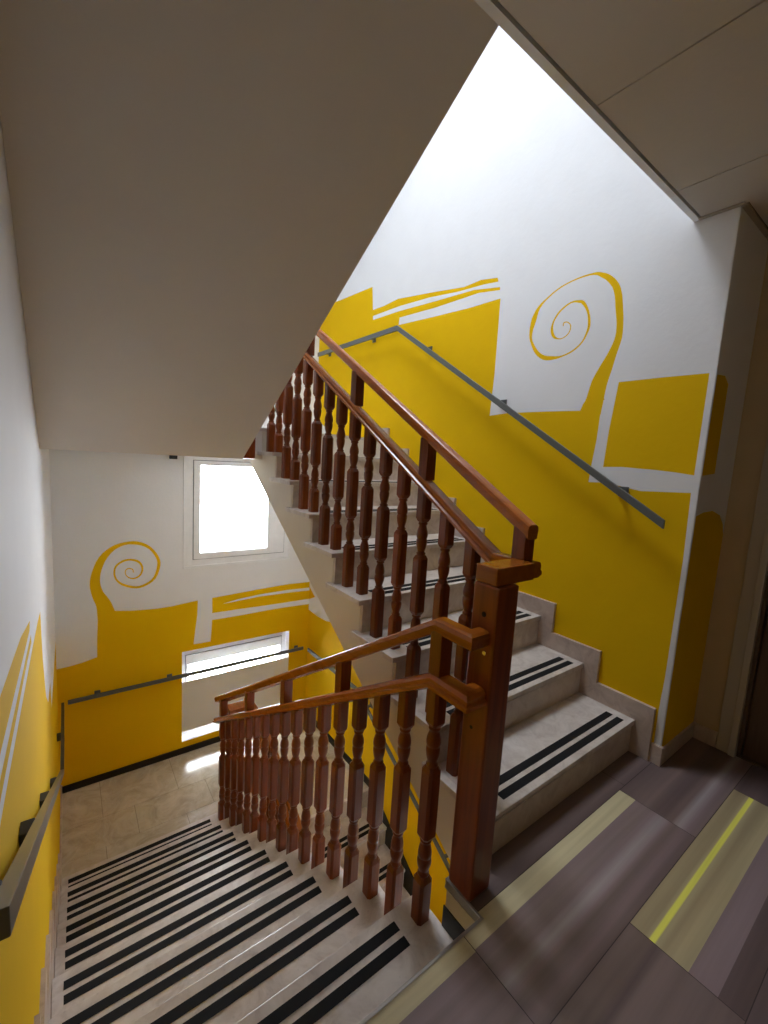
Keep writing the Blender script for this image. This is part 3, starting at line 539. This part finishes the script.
# flight going on down from the lower landing, under the right one
dn2 = [(YD - k * T, ZL - k * H) for k in range(1, 9)]
poly = []
for k in range(1, 9):
    y = YD - k * T
    poly += [(y + T + 0.02, ZL - k * H - 0.029), (y + 0.034, ZL - k * H - 0.029)]
poly += [(YD - 8 * T + 0.034, ZL - 9 * H), (YD - 8 * T + 0.034, ZL - 9 * H - 0.3), (YD + 0.02, ZL - 0.3)]
body = MB().prism(poly, 0, 1.33, XR - 0.016)
flight('stair_flight', 'lowest flight of pale marble steps, seen down through the balusters beside black skirting', (1.9, 1.3, ZL - 8 * H), 8, body, M_STRINGER,
       1.331, XR - 0.016, dn2, True, 1.43, 2.40, over_l=0.034, front=-1)
solo('trim_lower_landing_nosing', MB().box(1.306, XR - 0.014, YD, 2.402, ZL - 0.028, ZL).box(1.331, XR - 0.014, YD + 0.012, 2.402, ZL - H, ZL - 0.028), M_TREAD, kind='structure')
# flight above: sloping underside over the left flight
sf = MB().prism([(2.204, 1.394), (2.512, 1.394), (2.512, ZU), (2.40, ZU), (YO + 0.003, 3.05), (YO + 0.003, 2.629)], 0, 0.001, 1.082)
solo('stair_flight', sf, M_SOFFIT, label='smooth sloping underside of the next flight up, across the upper left', cat='stairs', origin=(0.54, 2.2, 1.394))

# ------------------------------------------------------------------ balustrades
def sq_ring(h, r, n=16):
    pts = []
    for i in range(n):
        a = 2 * math.pi * (i + 0.5) / n; c, s_ = math.cos(a), math.sin(a); k = h / max(abs(c), abs(s_))
        x, y = c * k, s_ * k
        d = math.hypot(x, y); m = h * 1.33
        if d > m: x, y = x * m / d, y * m / d
        pts.append((x, y))
    return pts
def circ_ring(r, n=16): return [(r * math.cos(2 * math.pi * (i + 0.5) / n), r * math.sin(2 * math.pi * (i + 0.5) / n)) for i in range(n)]
TURN = [(0, .0185), (.03, .0210), (.06, .0210), (.09, .0165), (.16, .0185), (.28, .0240), (.38, .0258), (.46, .0245), (.485, .0222), (.515, .0222), (.54, .0242), (.62, .0245), (.74, .0222), (.85, .0178), (.91, .0155), (.94, .0205), (.97, .0212), (1.0, .0185)]
HB = 0.0275
def baluster_mesh(name, L, bottom):
    """total length L, bottom block of given length; origin at the foot"""
    t1, mid, t2, ch = 0.150, 0.270, 0.155, 0.014
    rings = []
    def sq(z, h=HB): rings.append((z, sq_ring(h, 0), False))
    z = 0.0
    sq(z); z = bottom; sq(z - ch); sq(z, HB * 0.74)
    for u, r in TURN: rings.append((z + 0.004 + u * (t1 - 0.008), circ_ring(r), True))
    z += t1; sq(z, HB * 0.74); sq(z + ch); z += mid; sq(z - ch); sq(z, HB * 0.74)
    for u, r in reversed(TURN): rings.append((z + 0.004 + (1 - u) * (t2 - 0.008), circ_ring(r), True))
    z += t2; sq(z, HB * 0.74); sq(z + ch); sq(L)
    mb = MB(); n = 16
    v = [(x, y, zz) for zz, pts, _ in rings for x, y in pts]; mb.v = v
    for i in range(len(rings) - 1):
        for j in range(n):
            mb.f.append((i * n + j, i * n + (j + 1) % n, (i + 1) * n + (j + 1) % n, (i + 1) * n + j)); mb.m.append(0); mb.sm.append(rings[i][2] and rings[i + 1][2])
    mb.f += [tuple(range(n - 1, -1, -1)), tuple(range((len(rings) - 1) * n, len(rings) * n))]; mb.m += [0, 0]; mb.sm += [False, False]
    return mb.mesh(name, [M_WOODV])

LOWP = [(-.040, -.048), (-.020, -.056), (.020, -.056), (.040, -.048), (.040, -.036), (.031, -.030), (.033, -.016), (.026, -.004), (.014, 0), (-.014, 0), (-.026, -.004), (-.033, -.016), (-.031, -.030), (-.040, -.036)]
TOPP = [(-.026, -.046), (-.022, -.050), (.022, -.050), (.026, -.046), (.029, -.020), (.026, -.006), (.016, 0), (-.016, 0), (-.026, -.006), (-.029, -.020)]
SL = H / T

def balusters(root, x, items, slope, zl):
    """items = [(y, foot z)]; lengths follow the sloping rail zl(y) (its underside)"""
    meshes = {}
    first = None
    for y, zf in items:
        L = zl(y) - zf + 0.012
        key = round(L, 2)
        if key not in meshes: meshes[key] = baluster_mesh('baluster', L, L - 0.150 - 0.270 - 0.155 - 0.150)
        if first is None:
            first = bpy.data.objects.new('baluster', meshes[key]); COL.objects.link(first); o = first
        else:
            o = first.copy(); o.data = meshes[key]; COL.objects.link(o)
        o.parent = root
        o.location = Vector((x, y, zf)) - wloc(root)

def post(root, x, y, z0, z1):
    m = MB().box(x - 0.0265, x + 0.0265, y - 0.0265, y + 0.0265, z0, z1)
    part('rail_post', m, M_WOODV, root, bevel=0.003)

# descending balustrade
XL_ = 1.100
lz = lambda y: 0.742 - 0.62 * (y - 0.25)      # top of the lower rail
tz = lambda y: 0.930 - 0.62 * (y - 0.25)      # top of the upper rail
b1 = thing('balustrade', (XL_, 1.3, ZL), 'reddish wooden balustrade sloping down along the left flight to the lower landing', 'balustrade')
YE = 2.745
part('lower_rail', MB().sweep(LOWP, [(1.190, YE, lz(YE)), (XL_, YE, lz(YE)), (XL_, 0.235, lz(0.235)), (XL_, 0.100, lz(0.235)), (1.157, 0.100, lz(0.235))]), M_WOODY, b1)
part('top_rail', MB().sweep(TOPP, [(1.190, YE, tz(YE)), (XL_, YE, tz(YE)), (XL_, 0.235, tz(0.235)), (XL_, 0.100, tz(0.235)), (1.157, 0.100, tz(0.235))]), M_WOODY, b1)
items = []
for k in range(1, 10):
    for fr in ((.80,) if k == 1 else (.30, .80)): items.append(((k - 1 + fr) * T - 0.015, -k * H))
balusters(b1, XL_, items, SL, lambda y: lz(y) - 0.056)
for k in (1, 3, 5, 7, 9): y = (k - 1 + .8) * T - 0.015; post(b1, XL_, y, lz(y) - 0.012, tz(y) - 0.034)
# rising balustrade
XU_ = 1.377
SU = 0.592
lz2 = lambda y: 1.385 + SU * (y - 0.67)
tz2 = lambda y: 1.590 + SU * (y - 0.67)
b2 = thing('balustrade', (XU_, 1.3, 0.0), 'reddish wooden balustrade climbing along the right flight in front of the yellow wall', 'balustrade')
yb_ = 0.248
part('lower_rail', MB().sweep(LOWP, [(XU_, 0.085, 1.135), (XU_, yb_, 1.135), (XU_, 2.45, lz2(2.45)), (1.235, 2.45, lz2(2.45))]), M_WOODY, b2)
part('top_rail', MB().sweep(TOPP, [(XU_, 0.108, tz2(0.108)), (XU_, 2.45, tz2(2.45)), (1.235, 2.45, tz2(2.45))]), M_WOODY, b2)
items = []
for k in range(1, 9):
    for fr in (.32, .82): items.append((Y1 + (k - 1 + fr) * T, k * H))
balusters(b2, XU_, items, SU, lambda y: (lz2(y) if y > yb_ else 1.135) - 0.056)
post(b2, XU_, 0.142, 1.13, tz2(0.142) - 0.03)
for k in (2, 4, 6, 8): y = Y1 + (k - 1 + .82) * T; post(b2, XU_, y, lz2(y) - 0.012, tz2(y) - 0.034)
# main newel between the two flights
def newel(label, x, y, z0, z1, cap=None):
    t = thing('newel_post', (x, y, z0), label, 'post')
    m = MB(); h = 0.050
    m.prism([(x - h, y - h), (x + h, y - h), (x + h, y + h), (x - h, y + h)], 2, z0, z1)
    part('shaft', m, M_WOODV, t, bevel=0.007)
    return t
n1 = newel('thick square wooden newel post on the floor edge between the two flights', 1.203, 0.103, 0.003, 1.080)
part('cap_block', MB().box(1.160, 1.352, 0.070, 0.155, 1.0805, 1.137), M_WOODY, n1, bevel=0.004)
part('bolt_hole', MB().cyl((1.1535, 0.102, 0.985), (1.1515, 0.102, 0.985), 0.0085), M_HOLE, n1)
part('bolt_hole', MB().cyl((1.1535, 0.112, 0.60), (1.1515, 0.112, 0.60), 0.006), M_HOLE, n1)
part('screw', MB().cyl((1.1540, 0.085, 0.865), (1.1480, 0.085, 0.865), 0.007), M_SCREW, n1)
n2 = newel('square wooden newel post at the foot of the left balustrade on the lower landing', 1.236, YE + 0.01, ZL, -0.80)
part('cap_block', MB().box(1.180, 1.40, YE - 0.045, YE + 0.065, -0.80, -0.745), M_WOODY, n2, bevel=0.004)
n3 = newel('square wooden newel post at the top of the right balustrade, half hidden by the soffit', 1.190, 2.45, 1.393, tz2(2.45) + 0.06)
# start of the balustrade on the lowest flight
lz3 = lambda y: ZL + 0.88 - SL * (YD - y) ; tz3 = lambda y: lz3(y) + 0.19
b3 = thing('balustrade', (XU_, 2.2, ZL - 4 * H), 'wooden balustrade of the lowest flight, mostly hidden behind the left balustrade', 'balustrade')
part('lower_rail', MB().sweep(LOWP, [(XU_, YE + 0.07, lz3(2.42)), (XU_, 2.42, lz3(2.42)), (XU_, 1.0, lz3(1.0))]), M_WOODY, b3)
part('top_rail', MB().sweep(TOPP, [(XU_, YE + 0.10, tz3(2.42) - 0.03), (XU_, 2.42, tz3(2.42) - 0.03), (XU_, 1.0, tz3(1.0) - 0.03)]), M_WOODY, b3)
items = []
for k in range(1, 5):
    for fr in (.32, .82): items.append((YD - (k - 1 + fr) * T, ZL - k * H))
balusters(b3, XU_, items, SL, lambda y: lz3(y) - 0.056)
for k in (1, 3): y = YD - (k - 1 + .32) * T; post(b3, XU_, y, lz3(y) - 0.012, tz3(y) - 0.06)

# ------------------------------------------------------------------ wall handrails
def bar_prof(w, h): return [(-w / 2, -h), (w / 2, -h), (w / 2, 0), (-w / 2, 0)]
def handrail(label, path, wallside, brackets, mat=M_RAILM, w=0.018, h=0.042, block=False):
    """wallside = vector from the rail to its wall; brackets = points on the rail"""
    t = thing('wall_handrail', path[0], label, 'handrail')
    part('rail', MB().sweep(bar_prof(w, h), path), mat, t, bevel=0.002)
    ws = Vector(wallside)
    for p in brackets:
        p = Vector(p); m = MB()
        if block:
            m.box(0.001, p.x - w / 2 + 0.002, p.y - 0.024, p.y + 0.024, p.z - h - 0.012, p.z - 0.008); part('bracket', m, M_DARK, t, bevel=0.002); continue
        a = p + Vector((0, 0, -h * 0.5)); b = a + ws * 0.985
        d = Vector((ws.y, ws.x, 0)).normalized() * 0.012; d = Vector((abs(d.x), abs(d.y), 0))
        lo = [min(a[i], b[i]) - d[i] for i in range(3)]; hi = [max(a[i], b[i]) + d[i] for i in range(3)]
        m.box(lo[0], hi[0], lo[1], hi[1], a.z - 0.012, a.z + 0.004)
        q = p + ws * 0.985; e = ws.normalized() * 0.006
        lo = [min(q[i], (q - e)[i]) - d[i] * 2 for i in range(3)]; hi = [max(q[i], (q - e)[i]) + d[i] * 2 for i in range(3)]
        m.box(lo[0], hi[0], lo[1], hi[1], a.z - 0.03, a.z + 0.022)
        part('bracket', m, M_DARK if mat is M_LRAIL else M_RAILM, t)
    return t
xr = 2.420
zr = lambda y: 2.589 + SL * (y - 2.319)
handrail('grey flat bar handrail on the yellow wall beside the right flight', [(xr, 0.097, zr(0.097)), (xr, 2.319, 2.589), (xr, 3.76, 2.589)], (XR - xr, 0, 0),
         [(xr, y, zr(y)) for y in (0.33, 1.17, 1.95)] + [(xr, 2.75, 2.589), (xr, 3.6, 2.589)])
zl_ = lambda y: 1.008 - SL * (y + 0.30)
yk = -0.30 + (1.008 + 0.885) / SL
handrail('worn dark bar handrail on the left wall going down with the steps', [(0.038, -0.165, zl_(-0.165)), (0.038, yk, -0.885), (0.038, YB - 0.075, -0.885)], (-0.038, 0, 0),
         [(0.038, y, zl_(y)) for y in (-0.06, 0.5, 1.2, 2.0)] + [(0.038, 3.3, -0.885)], mat=M_LRAIL, w=0.022, h=0.040, block=True)
handrail('dark bar handrail across the back wall in front of the low window', [(0.075, YB - 0.062, -0.885), (2.40, YB - 0.062, -0.885)], (0, 0.062, 0),
         [(0.30, YB - 0.062, -0.885), (0.92, YB - 0.062, -0.885), (2.33, YB - 0.062, -0.885)], w=0.02, h=0.036)
zd = lambda y: -0.845 + 0.57 * (y - 2.62)
handrail('dark bar handrail on the lower right wall, running under the right flight', [(xr, 3.72, -0.87), (xr, 2.62, -0.85), (xr, 0.5, zd(0.5))], (XR - xr, 0, 0),
         [(xr, 3.2, -0.86), (xr, 2.45, zd(2.45)), (xr, 1.3, zd(1.3))])

# ------------------------------------------------------------------ door in the corridor wall
d1 = thing('door_1', (XREC, (DY0 + DY1) / 2, 0.0), kind='structure')
fm = MB()
def casing(y0, y1, z1, xo, w):
    fm.box(xo, XREC, y1, y1 + w, 0.0, z1 + w); fm.box(xo, XREC, y0 - w, y0, 0.0, z1 + w); fm.box(xo, XREC, y0, y1, z1, z1 + w)
casing(DY0 - 0.012, DY1 + 0.0, DZ, XREC - 0.016, 0.085)
casing(DY0, DY1, DZ, XREC - 0.026, 0.03)
part('door_frame', fm, M_CASE, d1, bevel=0.004)
jm = MB(); jm.box(XREC, XREC + 0.13, DY1 - 0.018, DY1 - 0.001, 0, DZ - 0.001); jm.box(XREC, XREC + 0.13, DY0 + 0.001, DY0 + 0.018, 0, DZ - 0.001); jm.box(XREC, XREC + 0.13, DY0 + 0.018, DY1 - 0.018, DZ - 0.018, DZ - 0.001)
jm.box(XREC + 0.079, XREC + 0.13, DY0 + 0.018, DY0 + 0.06, 0, DZ - 0.018); jm.box(XREC + 0.079, XREC + 0.13, DY1 - 0.06, DY1 - 0.018, 0, DZ - 0.018); jm.box(XREC + 0.079, XREC + 0.13, DY0 + 0.06, DY1 - 0.06, DZ - 0.06, DZ - 0.018); jm.box(XREC + 0.0, XREC + 0.13, DY0 + 0.018, DY1 - 0.018, -0.002, 0.005)
part('jamb', jm, M_DOOR, d1)
lf_ = part('door_leaf', MB().box(XREC + 0.035, XREC + 0.078, DY0 + 0.021, DY1 - 0.021, 0.006, DZ - 0.021).box(XREC + 0.029, XREC + 0.036, DY0 + 0.13, DY1 - 0.13, 0.25, 0.95).box(XREC + 0.029, XREC + 0.036, DY0 + 0.13, DY1 - 0.13, 1.10, 1.90), M_DOOR, d1, bevel=0.003)
hd = MB().cyl((XREC + 0.035, DY0 + 0.09, 1.03), (XREC - 0.02, DY0 + 0.09, 1.03), 0.009).cyl((XREC - 0.016, DY0 + 0.085, 1.03), (XREC - 0.016, DY0 + 0.21, 1.03), 0.009)
part('door_handle', hd, M_CHROME, lf_)

# ------------------------------------------------------------------ light: overcast sky through the windows, one dim unseen corridor lamp added for fill
w = bpy.data.worlds.new('overcast_sky'); scene.world = w; w.use_nodes = True
bg = w.node_tree.nodes['Background']
bg.inputs['Color'].default_value = (0.92, 0.96, 1.0, 1); bg.inputs['Strength'].default_value = SKY = 7.0
def portal(W, name):
    x0, x1, z0, z1 = W
    l = bpy.data.lights.new(name, 'AREA'); l.shape = 'RECTANGLE'; l.size = x1 - x0; l.size_y = z1 - z0
    l.cycles.is_portal = True
    o = bpy.data.objects.new(name, l); o.location = ((x0 + x1) / 2, YB + 0.215, (z0 + z1) / 2); o.rotation_euler = (math.radians(-90), 0, 0)
    COL.objects.link(o)
for Wn in (W1, W2, (W1[0], W1[1], W1[2] - FL, W1[3] - FL)): portal(Wn, 'window_daylight')
ls = bpy.data.lights.new('skylight_daylight', 'AREA'); ls.shape = 'RECTANGLE'; ls.size = SX1 - SX0; ls.size_y = SY1 - SY0; ls.cycles.is_portal = True
lo = bpy.data.objects.new('skylight_daylight', ls); lo.location = ((SX0 + SX1) / 2, (SY0 + SY1) / 2, ZTOP + 0.11); COL.objects.link(lo)
lt = thing('fill_lamp', (1.6, -1.9, ZC), 'added fill lamp, round and white, unseen in the corridor behind the viewer', 'lamp')  # out of view, added as weak warm fill for the foreground
part('fill_lamp_base', MB().cyl((1.6, -1.9, ZC), (1.6, -1.9, ZC - 0.03), 0.17, 32), M_PVC, lt)
ml = bpy.data.materials.new('fill_lamp_glow'); ml.use_nodes = True
ml.node_tree.nodes['Principled BSDF'].inputs['Emission Color'].default_value = (1, 0.85, 0.66, 1)
ml.node_tree.nodes['Principled BSDF'].inputs['Emission Strength'].default_value = FILL = 0.7
part('fill_lamp_shade', MB().cyl((1.6, -1.9, ZC - 0.03), (1.6, -1.9, ZC - 0.08), 0.15, 32, r1=0.12), ml, lt)

# ------------------------------------------------------------------ camera
cam = bpy.data.cameras.new('camera'); co = bpy.data.objects.new('camera', cam); COL.objects.link(co)
cam.sensor_fit = 'HORIZONTAL'; cam.sensor_width = 36; cam.lens = 428.45 / 768 * 36
cam.clip_start = 0.01
rt = Vector((0.80388883, -0.59176392, 0.05981808)); upv = Vector((0.02412709, 0.13293329, 0.99083128)); fw = Vector((0.59429002, 0.79507497, -0.12114113))
co.matrix_world = Matrix(((rt.x, upv.x, -fw.x, 0.1117), (rt.y, upv.y, -fw.y, -0.7367), (rt.z, upv.z, -fw.z, 1.4463), (0, 0, 0, 1)))
scene.camera = co
scene.view_settings.view_transform = 'Standard'; scene.view_settings.look = 'None'
scene.view_settings.gamma = 1; scene.view_settings.use_curve_mapping = False
scene.view_settings.exposure = 2.65
scene.cycles.use_denoising = True
scene.cycles.max_bounces = 14; scene.cycles.diffuse_bounces = 10; scene.cycles.transparent_max_bounces = 12
scene.cycles.caustics_reflective = False; scene.cycles.caustics_refractive = False
